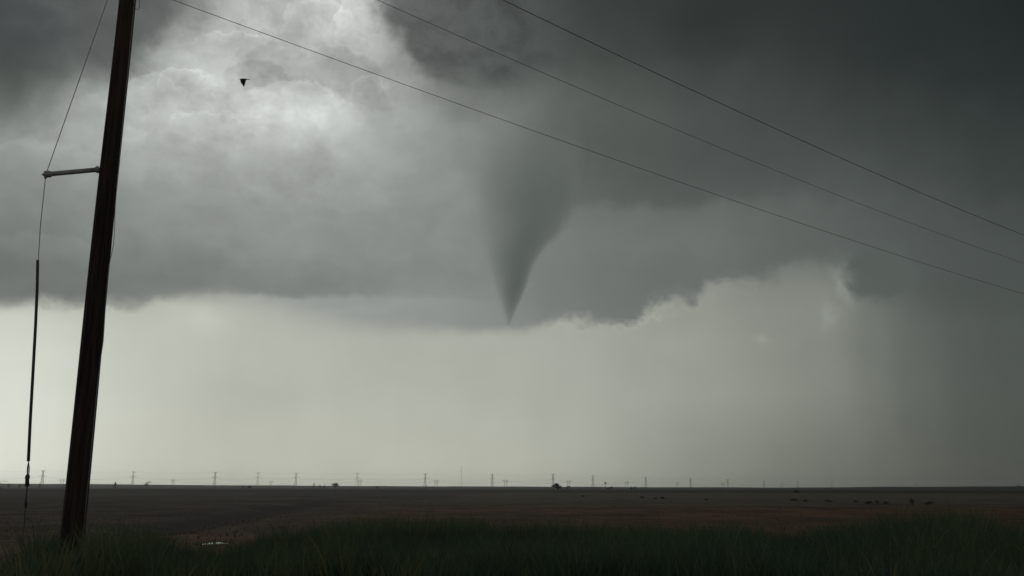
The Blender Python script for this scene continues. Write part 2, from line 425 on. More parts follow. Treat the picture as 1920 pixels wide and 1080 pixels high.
class MB:
    """Collects tubes, boxes and faces into one mesh."""
    def __init__(s): s.v = []; s.f = []; s.sm = []

    def face(s, pts):
        i = len(s.v); s.v += [tuple(p) for p in pts]; s.f.append(tuple(range(i, i + len(pts))))

    def tube(s, pts, rad, n=8, cap=True):
        pts = [Vector(p) for p in pts]
        if not isinstance(rad, (list, tuple)): rad = [rad] * len(pts)
        base = len(s.v); ref = None
        for i, p in enumerate(pts):
            t = (pts[min(i + 1, len(pts) - 1)] - pts[max(i - 1, 0)]).normalized()
            if ref is None:
                ref = t.orthogonal().normalized()
            a = (ref - t * ref.dot(t)).normalized(); ref = a; b = t.cross(a)
            for k in range(n):
                q = 2 * math.pi * k / n
                s.v.append(tuple(p + (a * math.cos(q) + b * math.sin(q)) * rad[i]))
        for i in range(len(pts) - 1):
            for k in range(n):
                s.f.append((base + i * n + k, base + i * n + (k + 1) % n, base + (i + 1) * n + (k + 1) % n, base + (i + 1) * n + k))
        if cap:
            s.f.append(tuple(base + k for k in reversed(range(n))))
            s.f.append(tuple(base + (len(pts) - 1) * n + k for k in range(n)))

    def box(s, c, size, rot=None):
        c = Vector(c); i = len(s.v); R = rot or Matrix.Identity(3)
        for x in (-.5, .5):
            for y in (-.5, .5):
                for z in (-.5, .5):
                    s.v.append(tuple(c + R @ Vector((x * size[0], y * size[1], z * size[2]))))
        for q in ((0, 1, 3, 2), (4, 6, 7, 5), (0, 4, 5, 1), (2, 3, 7, 6), (0, 2, 6, 4), (1, 5, 7, 3)):
            s.f.append(tuple(i + k for k in q))

    def build(s, name, material, parent=None, smooth=True):
        me = bpy.data.meshes.new(name); me.from_pydata(s.v, [], s.f); me.update()
        if material: me.materials.append(material)
        if smooth and len(me.polygons): me.polygons.foreach_set('use_smooth', [True] * len(me.polygons))
        o = bpy.data.objects.new(name, me); COL.objects.link(o)
        if parent: o.parent = parent
        return o


def tag(o, label=None, cat=None, group=None, kind=None):
    for k, v in (('label', label), ('category', cat), ('group', group), ('kind', kind)):
        if v: o[k] = v
    return o


def thing(name, loc, label, cat, group=None, rz=0.0):
    o = bpy.data.objects.new(name, None); COL.objects.link(o)
    o.location = loc; o.rotation_euler = (0, 0, rz); o.empty_display_size = 0.5
    return tag(o, label, cat, group)


def copy_tree(o, parent=None):
    c = o.copy(); COL.objects.link(c)
    if parent: c.parent = parent
    for ch in list(o.children):
        copy_tree(ch, c)
    return c


# ------------------------------------------------------------------ ground
def sstep(a, b, x):
    t = np.clip((x - a) / (b - a), 0, 1); return t * t * (3 - 2 * t)


_G = RNG.normal(size=(64, 3))


def wavy(x, y, scale, octaves=4, seed=0):
    """Cheap smooth noise from sums of sines, about -1..1."""
    r = np.random.default_rng(100 + seed); out = 0; amp = 1.0; tot = 0
    for o in range(octaves):
        for k in range(4):
            a = r.uniform(0, 2 * math.pi); f = scale * (1.9 ** o) * r.uniform(0.7, 1.3); ph = r.uniform(0, 7)
            out = out + amp * np.sin((x * math.cos(a) + y * math.sin(a)) * f + ph); tot += amp * 0.75
        amp *= 0.55
    return out / tot


def ground_z(x, y, fine=True):
    x = np.asarray(x, float); y = np.asarray(y, float)
    r = np.hypot(x, y); az = np.arctan2(x, np.abs(y) + 1e-9)
    # a low far rise closes the plain, a little higher to both sides
    pxc = 960 + F * np.tan(np.clip(az, -1.2, 1.2))
    rise = np.interp(pxc, [-600, 0, 250, 480, 960, 1440, 1560, 1680, 1920, 2600], [5.5, 5.0, 4.3, 3.0, 2.0, 1.3, 1.8, 3.0, 4.0, 4.0])
    z = 0.70 * (1 - sstep(7.5, 15.5, r)) + (1.5 + rise * 2300.0 / F + 1.0 * wavy(x, y, 0.02, 3, 21)) * sstep(1750, 2300, r)
    z = z + 0.10 * wavy(x, y, 0.09, 3, 1) * sstep(24, 60, r) * (1 - sstep(300, 900, r))
    # ploughed clods and the shallow wet ditch behind the grass
    if fine:
        z = z + 0.055 * wavy(x, y, 1.1, 4, 2) * sstep(3, 8, r) * (1 - sstep(90, 160, r))
    tx = -12.8 - (y - 33) * 0.112
    z = z - 0.28 * np.exp(-((x - tx) / 1.5) ** 2) * sstep(27, 36, y) * (1 - sstep(105, 130, y))
    return z


def gz(x, y):
    return float(ground_z(x, y))


def build_ground():
    rr = np.concatenate([np.linspace(0.5, 18, 16), np.geomspace(18.4, 150, 215), np.geomspace(155, 4700, 56)])
    front = np.linspace(-0.62, 0.62, 420)
    back = np.linspace(0.62, 2 * math.pi - 0.62, 60)[1:-1]
    aa = np.concatenate([front, back]); n = len(aa)
    R, A = np.meshgrid(rr, aa, indexing='ij')
    x = R * np.sin(A); y = R * np.cos(A); z = ground_z(x, y)
    co = np.stack([x, y, z], -1).reshape(-1, 3)
    i = np.arange(len(rr) - 1)[:, None] * n; k = np.arange(n)[None, :]; k2 = (k + 1) % n
    f = np.stack([i + k, i + n + k, i + n + k2, i + k2], -1).reshape(-1, 4)
    f = f[:, ::-1]
    me = bpy.data.meshes.new('field')
    me.from_pydata(co.tolist() + [(0, 0, 0)], [], f.tolist() + [(len(co), k_ , (k_ + 1) % n)[::-1] for k_ in range(n)])
    me.polygons.foreach_set('use_smooth', [True] * len(me.polygons)); me.update()
    mt, b = mat('ploughed soil', 0.95, 0.12)
    P = X.tree.nodes.new('ShaderNodeNewGeometry').outputs['Position']
    sp = X.tree.nodes.new('ShaderNodeSeparateXYZ'); X.tree.links.new(P, sp.inputs[0])
    px, py = X(sp.outputs[0]), X(sp.outputs[1])
    n1 = noise(P, 0.035, 5.0, 0.6, stretch=(0.6, 1.0, 1)); n2 = noise(P, 0.28, 7.0, 0.68, stretch=(1.0, 0.6, 1), off=3.0); n3 = noise(P, 4.0, 5.0, 0.7, off=9.0)
    yw = py + (n1 - 0.5) * 40.0
    red = mixc(step(n2 + (n3 - 0.5) * 0.5, 0.3, 0.7), (0.048, 0.024, 0.014), (0.140, 0.066, 0.036))
    grey = mixc(step(n2, 0.3, 0.7), (0.074, 0.060, 0.045), (0.112, 0.090, 0.067))
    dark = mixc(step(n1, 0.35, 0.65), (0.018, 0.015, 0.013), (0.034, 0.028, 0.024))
    olive = mixc(step(n2, 0.3, 0.7), (0.060, 0.055, 0.032), (0.100, 0.086, 0.052))
    c = mixc(step(yw, 62.0, 105.0), red, grey)
    left = step(px + (n1 - 0.5) * 22.0, -4.0, -15.0) * step(py, 26.0, 36.0)
    c = mixc(left * 0.85, c, mixc(step(n2 + (n3 - 0.5) * 0.6, 0.35, 0.7), (0.018, 0.013, 0.010), (0.078, 0.056, 0.040)))
    c = mixc(step(noise(P, 0.05, 4.0, 0.6, stretch=(0.5, 1, 1), off=5.0), 0.52, 0.66) * step(py, 45.0, 70.0), c, olive)
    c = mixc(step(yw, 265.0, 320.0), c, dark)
    # wet, darker soil: streaks and the ditch
    tx = -12.8 - (py - 33.0) * 0.112
    wet = step((px - tx).abs() + (n2 - 0.5) * 3.0, 2.6, 0.8) * step(py, 27.0, 34.0) * step(py, 130.0, 100.0)
    wet2 = step(noise(P, 0.13, 6.0, 0.65, stretch=(0.6, 1.1, 1), off=12.0), 0.50, 0.62) * step(py, 180.0, 100.0)
    w = (wet + wet2 * 0.75).clip()
    c = mixc(w * 0.8, c, (0.016, 0.011, 0.009))
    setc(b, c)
    b.inputs['Roughness'].default_value = 0.95
    bump(b, n3 + n2 * 0.5, 0.6, 0.06)
    me.materials.append(mt)
    o = bpy.data.objects.new('field', me); COL.objects.link(o)
    tag(o, 'flat ploughed brown field reaching to the horizon', kind='structure')


build_ground()

# puddle of rain water lying in the ditch behind the grass
def puddle(px, py, w, dpt, label):
    c = at(px, py, 1.5 * F / (py - 913.0))
    mb = MB(); pts = []
    for k in range(40):
        a = 2 * math.pi * k / 40
        q = 1 + 0.22 * math.sin(3 * a + px) + 0.15 * math.sin(5 * a + 1.0) + 0.1 * math.sin(8 * a)
        pts.append((c.x + w * q * math.cos(a), c.y + dpt * q * math.sin(a)))
    zz = max(gz(x, y) for x, y in pts) + 0.01
    mb.face([(x, y, zz) for x, y in pts])
    o = mb.build('puddle', M_water, None, False)
    tag(o, label, kind='structure')


M_water, b = mat('muddy water', 0.05, 0.5)
b.inputs['Base Color'].default_value = (0.035, 0.026, 0.02, 1)
bump(b, noise(coords(), 30.0, 3.0, 0.5), 0.08, 0.01)
puddle(404, 1013, 0.27, 0.45, 'small puddle shining on the wet soil behind the grass')
puddle(263, 1004, 0.06, 0.2, 'tiny puddle on the soil right of the wooden pole')

# ------------------------------------------------------------------ grass verge
M_grass = bpy.data.materials.new('verge grass'); M_grass.use_nodes = True
X.tree = M_grass.node_tree; X.tree.nodes.clear()
def leaf_shader(attr_ramp, trans=0.35):
    t = X.tree
    at_ = t.nodes.new('ShaderNodeAttribute'); at_.attribute_name = 'tint'
    c = ramp(X(at_.outputs['Fac']), attr_ramp)
    d = t.nodes.new('ShaderNodeBsdfPrincipled'); d.inputs['Roughness'].default_value = 0.7; d.inputs['Specular IOR Level'].default_value = 0.15
    tr = t.nodes.new('ShaderNodeBsdfTranslucent')
    t.links.new(c.s, d.inputs['Base Color']); t.links.new(c.s, tr.inputs['Color'])
    mx = t.nodes.new('ShaderNodeMixShader'); mx.inputs[0].default_value = trans
    t.links.new(d.outputs[0], mx.inputs[1]); t.links.new(tr.outputs[0], mx.inputs[2])
    out = t.nodes.new('ShaderNodeOutputMaterial'); t.links.new(mx.outputs[0], out.inputs['Surface'])


leaf_shader([(0.0, (0.036, 0.066, 0.046)), (0.35, (0.056, 0.096, 0.060)), (0.62, (0.104, 0.122, 0.056)), (0.82, (0.165, 0.148, 0.072)), (1.0, (0.270, 0.235, 0.150))])
M_straw = bpy.data.materials.new('dry stubble'); M_straw.use_nodes = True
X.tree = M_straw.node_tree; X.tree.nodes.clear()
leaf_shader([(0.0, (0.050, 0.052, 0.022)), (0.5, (0.110, 0.078, 0.045)), (1.0, (0.200, 0.150, 0.095))], 0.2)


def blades(name, x, y, z, h, width, lean, tint, material):
    """Many grass blades as one mesh: base x,y,z, height, width, lean length, tint 0..1."""
    n = len(x); a = RNG.uniform(0, 2 * math.pi, n); f = RNG.uniform(0, 2 * math.pi, n)
    lx, ly = np.cos(a) * lean, np.sin(a) * lean
    wx, wy = np.cos(f) * width, np.sin(f) * width
    V = np.zeros((n, 7, 3), np.float32)
    for i, (t, w_) in enumerate(((0, 0.8), (0.4, 1.0), (0.75, 0.6))):
        cx = x + lx * t ** 1.8; cy = y + ly * t ** 1.8; cz = z + h * (t - 0.12 * t * t)
        V[:, 2 * i, 0] = cx - wx * w_ / 2; V[:, 2 * i, 1] = cy - wy * w_ / 2; V[:, 2 * i, 2] = cz
        V[:, 2 * i + 1, 0] = cx + wx * w_ / 2; V[:, 2 * i + 1, 1] = cy + wy * w_ / 2; V[:, 2 * i + 1, 2] = cz
    V[:, 6, 0] = x + lx; V[:, 6, 1] = y + ly; V[:, 6, 2] = z + h * 0.88
    T = np.array([[0, 1, 3], [0, 3, 2], [2, 3, 5], [2, 5, 4], [4, 5, 6]], np.int32)
    idx = (np.arange(n, dtype=np.int32)[:, None, None] * 7 + T[None]).reshape(-1)
    me = bpy.data.meshes.new(name)
    me.vertices.add(n * 7); me.vertices.foreach_set('co', V.reshape(-1))
    me.loops.add(len(idx)); me.loops.foreach_set('vertex_index', idx)
    nt = n * 5
    me.polygons.add(nt); me.polygons.foreach_set('loop_start', np.arange(0, nt * 3, 3, dtype=np.int32))
    at_ = me.attributes.new('tint', 'FLOAT', 'POINT'); at_.data.foreach_set('value', np.repeat(tint, 7).astype(np.float32))
    me.update(calc_edges=True); me.materials.append(material)
    o = bpy.data.objects.new(name, me); COL.objects.link(o)
    return o


# far edge of the verge and its height, by photo column
EDGE = np.array([[-700, 14, .30], [0, 14.5, .36], [50, 15, .40], [90, 16.5, .80], [240, 17, .80], [300, 18.5, .66], [350, 18.5, .44], [385, 18, .40], [425, 18.5, .42], [485, 20, .52], [560, 22, .58], [640, 24, .60],
                 [760, 24, .62], [900, 24.5, .66], [960, 24, .60], [1100, 24, .62], [1250, 23, .58], [1365, 24, .70], [1440, 24, .60], [1600, 24, .66], [1720, 24.5, .78], [1800, 24.5, .82], [1850, 24, .66], [1920, 23.5, .62], [2600, 23, .6]])


def verge():
    nc = 17000
    y = RNG.uniform(7.2, 27, nc) ; a = RNG.uniform(-0.66, 0.66, nc)
    x = np.tan(a) * y
    keep = RNG.uniform(0, 1, nc) < np.clip(y / 22.0, 0.25, 1.0)
    x, y = x[keep], y[keep]
    px = 960 + F * x / y * 1.02
    ye = np.interp(px, EDGE[:, 0], EDGE[:, 1]) + 1.1 * wavy(x, y, 1.0, 3, 5)
    hh = np.interp(px, EDGE[:, 0], EDGE[:, 2])
    fade = 1 - sstep(0.0, 1.6, y - ye)
    keep = RNG.uniform(0, 1, len(x)) < fade
    x, y, hh, fade = x[keep], y[keep], hh[keep], fade[keep]
    hh = hh * 1.22 * (0.55 + 0.45 * fade) * (0.97 + 0.42 * wavy(x, y, 1.6, 3, 6) + 0.26 * wavy(x, y, 0.55, 2, 31)) * RNG.uniform(0.62, 1.30, len(x)) * (0.55 + 0.45 * sstep(8, 14.5, y))
    tone = 0.33 + 0.22 * (1 - fade) + 0.10 * sstep(14, 22, y) + 0.25 * wavy(x, y, 0.8, 4, 7) + RNG.normal(0, 0.08, len(x)) + 0.10 * (1 - sstep(7, 13, y))
    nb = 16
    X_ = np.repeat(x, nb) + RNG.normal(0, 0.085, len(x) * nb); Y_ = np.repeat(y, nb) + RNG.normal(0, 0.085, len(x) * nb)
    H = np.repeat(hh, nb) * RNG.uniform(0.45, 1.1, len(X_))
    T = np.repeat(tone, nb) + RNG.normal(0, 0.09, len(X_))
    dry = RNG.uniform(0, 1, len(X_)) < 0.035 * sstep(8.5, 15, Y_)
    T = np.where(dry, RNG.uniform(0.75, 1.0, len(X_)), T)
    # blades standing in and before the puddle
    pc = at(404, 1013, 1.5 * F / 100.0); n_ = 150
    gx = pc.x + RNG.uniform(-0.42, 0.42, n_); gy = pc.y + RNG.uniform(-0.95, 0.25, n_)
    X_ = np.concatenate([X_, gx]); Y_ = np.concatenate([Y_, gy]); H = np.concatenate([H, RNG.uniform(0.05, 0.19, n_)]); T = np.concatenate([T, RNG.uniform(0.1, 0.6, n_)])
    o = blades('grass', X_, Y_, ground_z(X_, Y_) - 0.03, H, RNG.uniform(0.008, 0.017, len(X_)), H * RNG.uniform(0.1, 0.55, len(X_)), np.clip(T, 0, 1), M_grass)
    tag(o, 'tall dark green grass on the verge in front of the field', 'grass', kind='stuff')
    # short dead stubble and weeds on the field
    n = 52000
    y = 23.0 * (150 / 23.0) ** RNG.uniform(0, 1, n); x = np.tan(RNG.uniform(-0.6, 0.6, n)) * y
    d = wavy(x, y, 0.16, 3, 9) + 0.5 * wavy(x, y, 0.9, 2, 10)
    k = RNG.uniform(-0.9, 1.3, n) < d
    x, y = x[k], y[k]; n = len(x)
    h = RNG.uniform(0.04, 0.14, n) * (1 + 0.4 * wavy(x, y, 0.3, 2, 11))
    o = blades('dry_stubble', x, y, ground_z(x, y) - 0.02, h, RNG.uniform(0.012, 0.035, n), h * RNG.uniform(0.2, 0.8, n), np.clip(RNG.normal(0.45, 0.25, n), 0, 1), M_straw)
    tag(o, 'short dead stubble and weeds scattered over the brown field', 'stubble', kind='stuff')


verge()

# ------------------------------------------------------------------ wooden utility pole
POLE = Vector((-6.085, 13.0, 0.0))
WDIR = Vector((math.sin(math.radians(52)), math.cos(math.radians(52)), 0))
M_wood, b = mat('creosoted pole wood', 0.85, 0.2)
oc = coords()
g1 = noise(oc, 14.0, 6.0, 0.65, stretch=(1, 1, 0.05)); g2 = noise(oc, 2.0, 4.0, 0.55, stretch=(1, 1, 0.35), off=4.0)
cw = mixc(step(g1, 0.35, 0.68), (0.016, 0.011, 0.009), (0.048, 0.031, 0.023))
cw = mixc(step(g2, 0.50, 0.72) * 0.45, cw, (0.050, 0.032, 0.024))
setc(b, cw); bump(b, g1, 0.7, 0.012)
M_galv = speckled('galvanised steel', (0.30, 0.30, 0.31), (0.44, 0.44, 0.45), 9.0, 0.6, 0.4, 0.2)
M_guard = speckled('weathered guard plastic', (0.045, 0.045, 0.042), (0.075, 0.075, 0.070), 5.0, 0.6, 0.3)
M_wire = speckled('weathered conductor', (0.035, 0.034, 0.033), (0.06, 0.058, 0.056), 3.0, 0.75, 0.2)
M_por = speckled('brown porcelain', (0.05, 0.028, 0.02), (0.08, 0.042, 0.03), 5.0, 0.25, 0.5)

pole = thing('utility_pole', POLE, 'dark brown wooden utility pole rising out of the frame from the grass', 'utility pole')
mb = MB(); zz = [-0.6 + 13.2 * i / 40 for i in range(41)]
rr_ = [0.160 - 0.0040 * max(0, z) + (0.010 * math.exp(-max(0, z) / 0.4)) for z in zz]
mb.tube([(0.006 * math.sin(z * 0.9), 0.006 * math.cos(z * 0.7), z) for z in zz], rr_, 28)
mb.build('shaft', M_wood, pole)
def on_pole(v): return Vector(v) - POLE
# guy strut, with clamp at its tip
tipw = at(86, 327, 12.62); rootw = at(184, 318, 13.0)
tip, root = on_pole(tipw), on_pole(rootw)
sd = (tip - root).normalized()
mb = MB(); mb.tube([root + sd * -0.02, tip], 0.036, 12)
strut = mb.build('guy_strut', M_galv, pole)
mb = MB(); mb.tube([root - sd * 0.01, root + sd * 0.02], 0.055, 14); mb.tube([root + sd * 0.02, root + sd * 0.045], [0.048, 0.038], 14)
mb.build('strut_flange', M_galv, strut)
mb = MB(); mb.tube([tip - sd * 0.09, tip - sd * 0.05, tip, tip + sd * 0.055], [0.033, 0.052, 0.046, 0.006], 12); mb.tube([tip + Vector((0, 0, 0.045)), tip - Vector((0, 0, 0.06))], [0.03, 0.02], 8)
mb.build('strut_clamp', M_galv, strut)
mb = MB(); bz = on_pole(at(217, 328, 13.0)); mb.tube([(0.0, 0, bz.z), (bz.x + 0.035, -0.01, bz.z - 0.01)], 0.010, 6); mb.tube([(bz.x + 0.02, -0.01, bz.z - 0.01), (bz.x + 0.032, -0.01, bz.z - 0.01)], 0.02, 6)
mb.build('through_bolt', M_galv, pole)
# bare ground wire stapled down the right side, standing off the wood in places
def surf(px, py, out=0.012):
    w = on_pole(at(px, py, 12.98)); r = float(np.interp(w.z, zz, rr_)) + out
    return Vector((math.sqrt(max(0.0001, r * r - 0.02 ** 2)), -0.02, w.z))
gp = [surf(225, y_, o_) for y_, o_ in ((-120, .004), (0, .006), (60, .004), (200, .005), (330, .006), (390, .014), (430, .038), (460, .042), (485, .018), (500, .005), (560, .006), (600, .018), (640, .028), (680, .012), (720, .005), (820, .004), (1010, .005))]
mb = MB(); mb.tube(gp, 0.0055, 6)
mb.build('ground_wire', M_galv, pole)
# dead-end insulators on the side that faces the line, above the frame
ATT = (9.29, 10.94, 12.23)
perp = Vector((WDIR.y, -WDIR.x, 0))
for z_ in ATT:
    mb = MB(); a0 = WDIR * 0.10 + Vector((0, 0, z_)); prof = []
    for k in range(4):
        s0 = 0.10 + k * 0.10
        prof += [(s0, .02), (s0 + .02, .075), (s0 + .045, .06), (s0 + .06, .02)]
    mb.tube([WDIR * q + Vector((0, 0, z_)) for q, _ in prof], [r for _, r in prof], 12)
    ins = mb.build('insulator', M_por, pole)
    mb = MB(); mb.tube([WDIR * -0.2 + Vector((0, 0, z_)), WDIR * 0.14 + Vector((0, 0, z_))], 0.012, 8)
    mb.build('eye_bolt', M_galv, ins)
# short jumper loop hanging beside the pole top
j = [on_pole(at(x, y, 12.95)) for x, y in ((250, -160), (258, -60), (262, 0), (262, 14), (258, 18), (253, 16), (250, 4), (247, -20))]
mb = MB(); mb.tube(j, 0.005, 6); mb.build('jumper_loop', M_wire, pole)

# guy wire with plastic guard, running over the strut to a ground anchor
def guy():
    top = POLE + Vector((-0.10, -0.02, 9.9))
    base = at(46, 1012, 12.9); base.z = min(base.z, 0.9)
    pts = [top, tipw + Vector((0, 0, 0.0)), at(76, 420, 12.66), at(71, 500, 12.68), at(66, 600, 12.72), at(60, 720, 12.76), at(54, 860, 12.8), at(52, 893, 12.82)]
    g = thing('guy_wire', Vector((base.x, base.y, gz(base.x, base.y))), 'thin steel guy wire held off the wooden pole by a strut, with a dark guard', 'guy wire')
    o0 = g.location
    mb = MB(); mb.tube([p - o0 for p in pts], 0.0062, 6); mb.build('strand', M_galv, g)
    gpts = [at(71.5, 488, 12.68), at(70.5, 540, 12.69), at(67.5, 610, 12.72), at(62, 710, 12.76), at(57.5, 790, 12.78), at(54, 865, 12.8)]
    off = Vector((-0.006, 0, 0))
    mb = MB(); mb.tube([p - o0 + off for p in gpts], 0.021, 10); mb.build('guard', M_guard, g)
    mb = MB()
    a, c = at(53.5, 866, 12.8) - o0, at(52, 890, 12.82) - o0
    mb.tube([a, (a + c) / 2 + Vector((0.018, 0, 0)), c + Vector((0.016, 0, 0))], 0.006, 6); mb.tube([a, (a + c) / 2 + Vector((-0.012, 0, 0)), c + Vector((-0.008, 0, 0))], 0.006, 6)
    e = at(51, 900, 12.83) - o0; e2 = at(51, 912, 12.83) - o0
    mb.tube([c, c + (e - c) * 0.4, e, e2], [0.022, 0.034, 0.026, 0.03], 8)
    mb.build('grip', M_guard, g)
    mb = MB(); q = at(49, 935, 12.85) - o0; q2 = at(48, 952, 12.86) - o0; q3 = Vector((base.x, base.y, -0.3)) - o0
    mb.tube([e2, q], 0.008, 8); mb.tube([q, (q + q2) / 2, q2], [0.014, 0.026, 0.014], 8); mb.tube([q2, q3], 0.008, 8)
    mb.build('anchor_rod', M_guard, g)


guy()

# three line conductors running away to the right
WC = ((9.29, -0.052, 0.00080, 0.0052), (10.94, -0.083, 0.00134, 0.0050), (12.23, -0.083, 0.00118, 0.0085))
WLAB = ('lowest of three thin power line wires crossing the sky from the wooden pole', 'middle of three thin power line wires crossing the sky',
        'uppermost and thickest-looking of three power line wires crossing the sky')
for (z0, sl, cv, r), lab in zip(WC, WLAB):
    pts = []
    for k in range(61):
        s_ = 0.48 + (68 - 0.48) * k / 60
        p_ = POLE + WDIR * s_; pts.append((p_.x, p_.y, z0 + sl * s_ + cv * s_ * s_))
    mb = MB(); mb.tube(pts, r, 6)
    tag(mb.build('power_line', M_wire, None), lab, 'power line', 'overhead wires leaving the wooden pole')

# ------------------------------------------------------------------ bird
def bird():
    c = at(456, 149, 40.0)
    bm = bmesh.new()
    # spine from beak (left) to tail (right): x, half height, half width, z
    prof = [(-0.20, .004, .004, .0), (-0.165, .018, .016, .004), (-0.13, .034, .03, .008), (-0.095, .036, .034, .004), (-0.04, .058, .055, -.008), (0.04, .062, .06, -.012),
            (0.12, .044, .04, .0), (0.18, .022, .025, .006), (0.24, .009, .03, .008), (0.33, .007, .045, .004)]
    rings = []
    for x, hz, wy, z in prof:
        rings.append([bm.verts.new((x, wy * math.cos(q), z + hz * math.sin(q))) for q in [2 * math.pi * k / 10 for k in range(10)]])
    for r0, r1 in zip(rings, rings[1:]):
        for k in range(10):
            bm.faces.new((r0[k], r0[(k + 1) % 10], r1[(k + 1) % 10], r1[k]))
    bm.faces.new(rings[0][::-1]); bm.faces.new(rings[-1])
    # wings at the bottom of the stroke, broad at the root and pointed at the tip
    for s in (-1, 1):
        sec = [(0.03, -0.14, 0.15, 0.02), (0.07, -0.125, 0.12, -0.06), (0.11, -0.10, 0.085, -0.15), (0.145, -0.065, 0.05, -0.24), (0.16, -0.02, 0.01, -0.32)]
        prev = None
        for y, x0, x1, z in sec:
            th = 0.010 if z > -0.2 else 0.004
            ring = [bm.verts.new((x0, s * y, z)), bm.verts.new(((x0 + x1) / 2, s * (y + th), z + 0.006)), bm.verts.new((x1, s * y, z)), bm.verts.new(((x0 + x1) / 2, s * (y - th), z - 0.004))]
            if prev:
                for k in range(4):
                    bm.faces.new((prev[k], prev[(k + 1) % 4], ring[(k + 1) % 4], ring[k]))
            else:
                bm.faces.new(ring)
            prev = ring
        bm.faces.new(prev[::-1])
    bmesh.ops.recalc_face_normals(bm, faces=bm.faces[:])
    me = bpy.data.meshes.new('bird'); bm.to_mesh(me); bm.free()
    me.polygons.foreach_set('use_smooth', [True] * len(me.polygons))
    me.materials.append(speckled('dark plumage', (0.018, 0.018, 0.018), (0.035, 0.034, 0.032), 20.0))
    o = bpy.data.objects.new('bird', me); COL.objects.link(o); o.location = c; o.scale = (0.93, 0.93, 0.9)
    tag(o, 'small dark bird flying with its wings down against the bright cloud', 'bird')


bird()

# ------------------------------------------------------------------ lattice towers
M_steel = speckled('dull lattice steel', (0.10, 0.10, 0.10), (0.17, 0.17, 0.17), 0.4, 0.7, 0.3, 0.3)
M_polew = speckled('grey weathered poles', (0.07, 0.06, 0.05), (0.12, 0.10, 0.085), 0.8)


def base_at(px, Y):
    q = at(px, 912, Y); return Vector((q.x, q.y, gz(q.x, q.y) - 0.3))


def make_tower():
    root = thing('transmission_tower', (0, 0, 0), 'x', 'lattice tower', 'lattice towers along the horizon')
    H = 40.0
    def half(z): return float(np.interp(z, [0, 22, 33, 40], [4.2, 1.75, 1.25, 0.9]))
    mb = MB(); lv = [0, 6, 11.5, 16, 19.5, 22.5, 25, 27.5, 30, 32.5, 35, 37.5, 40]
    cr = [(-1, -1), (1, -1), (1, 1), (-1, 1)]
    P = lambda k, z: (cr[k % 4][0] * half(z), cr[k % 4][1] * half(z), z)
    for k in range(4):
        mb.tube([P(k, z) for z in lv], 0.22, 4)
        for i, (z0, z1) in enumerate(zip(lv, lv[1:])):
            mb.tube([P(k, z0), P(k + 1, z1)], 0.11, 3, False); mb.tube([P(k + 1, z0), P(k, z1)], 0.11, 3, False)
            mb.tube([P(k, z1), P(k + 1, z1)], 0.10, 3, False)
    mb.build('tower_body', M_steel, root, False)
    for z, L, up in ((27.0, 9.0, 2.2), (38.2, 5.6, 1.6)):
        mb = MB()
        for s in (-1, 1):
            for yy in (-1, 1):
                w = half(z)
                mb.tube([(s * w, yy * w, z), (s * L, 0, z + 0.3)], 0.17, 4); mb.tube([(s * w, yy * w, z + up), (s * L, 0, z + 0.3)], 0.15, 4)
                for q in (0.3, 0.6):
                    mb.tube([(s * (w + (L - w) * q), yy * w * (1 - q), z + 0.3 * q), (s * (w + (L - w) * q), yy * w * (1 - q), z + up * (1 - q) + 0.3 * q)], 0.09, 3, False)
        arm = mb.build('crossarm', M_steel, root, False)
        for s in (-1, 1):
            m2 = MB(); m2.tube([(s * L, 0, z + 0.3), (s * L, 0, z - 2.4)], 0.12, 5)
            m2.build('insulator', M_steel, arm)
    mb = MB()
    for s in (-1, 1):
        mb.tube([(s * 0.9, 0, 40), (s * 4.0, 0, 42.2)], 0.13, 4); mb.tube([(s * 0.9, 0, 38.5), (s * 4.0, 0, 42.2)], 0.10, 4)
    mb.build('peak', M_steel, root, False)
    return root


TOWERS = [  # photo column, height in photo pixels, label
    (78, 31, 'lattice tower on the horizon between the guy wire and the wooden pole'),
    (248, 28, 'first lattice tower on the horizon right of the wooden pole'),
    (402, 28, 'second lattice tower on the horizon right of the wooden pole'),
    (482.5, 25, 'third lattice tower right of the wooden pole, left of a small H-frame'),
    (554, 25, 'lattice tower standing left of the small upright tree on the horizon'),
    (669, 25, 'lattice tower with an H-frame close beside it, right of the round tree'),
    (797, 25, 'lattice tower left of the very thin tall mast'),
    (923, 23, 'lattice tower right of the tall thin mast, under the funnel tip'),
    (1037, 25, 'lattice tower rising behind the dark horizon thicket'),
    (1112, 20, 'faint lattice tower just left of the small windmill'),
    (1211, 18, 'faint lattice tower right of the windmill and two low bushes'),
    (1295, 17, 'very faint lattice tower in the rain, second to the right of the windmill'),
    (1365, 15, 'very faint lattice tower with a blurred H-frame close on its left'),
    (1433, 13, 'barely visible lattice tower in the grey rain beyond the right shrubs'),
    (1496, 12, 'barely visible lattice tower in the darker rain right of its neighbour'),
    (1560, 11, 'last and smallest lattice tower fading into the dark rain'),
]
tw = make_tower(); tops = []
for i, (px, h, lab) in enumerate(TOWERS):
    o = tw if i == 0 else copy_tree(tw)
    Y = 28.6 * F / h
    o.location = base_at(px, Y); o.rotation_euler = (0, 0, math.radians(14 + 5 * math.sin(i * 2.1))); o['label'] = lab
    o.scale = (0.7, 0.7, 0.715)
    tops.append(o.location.copy())


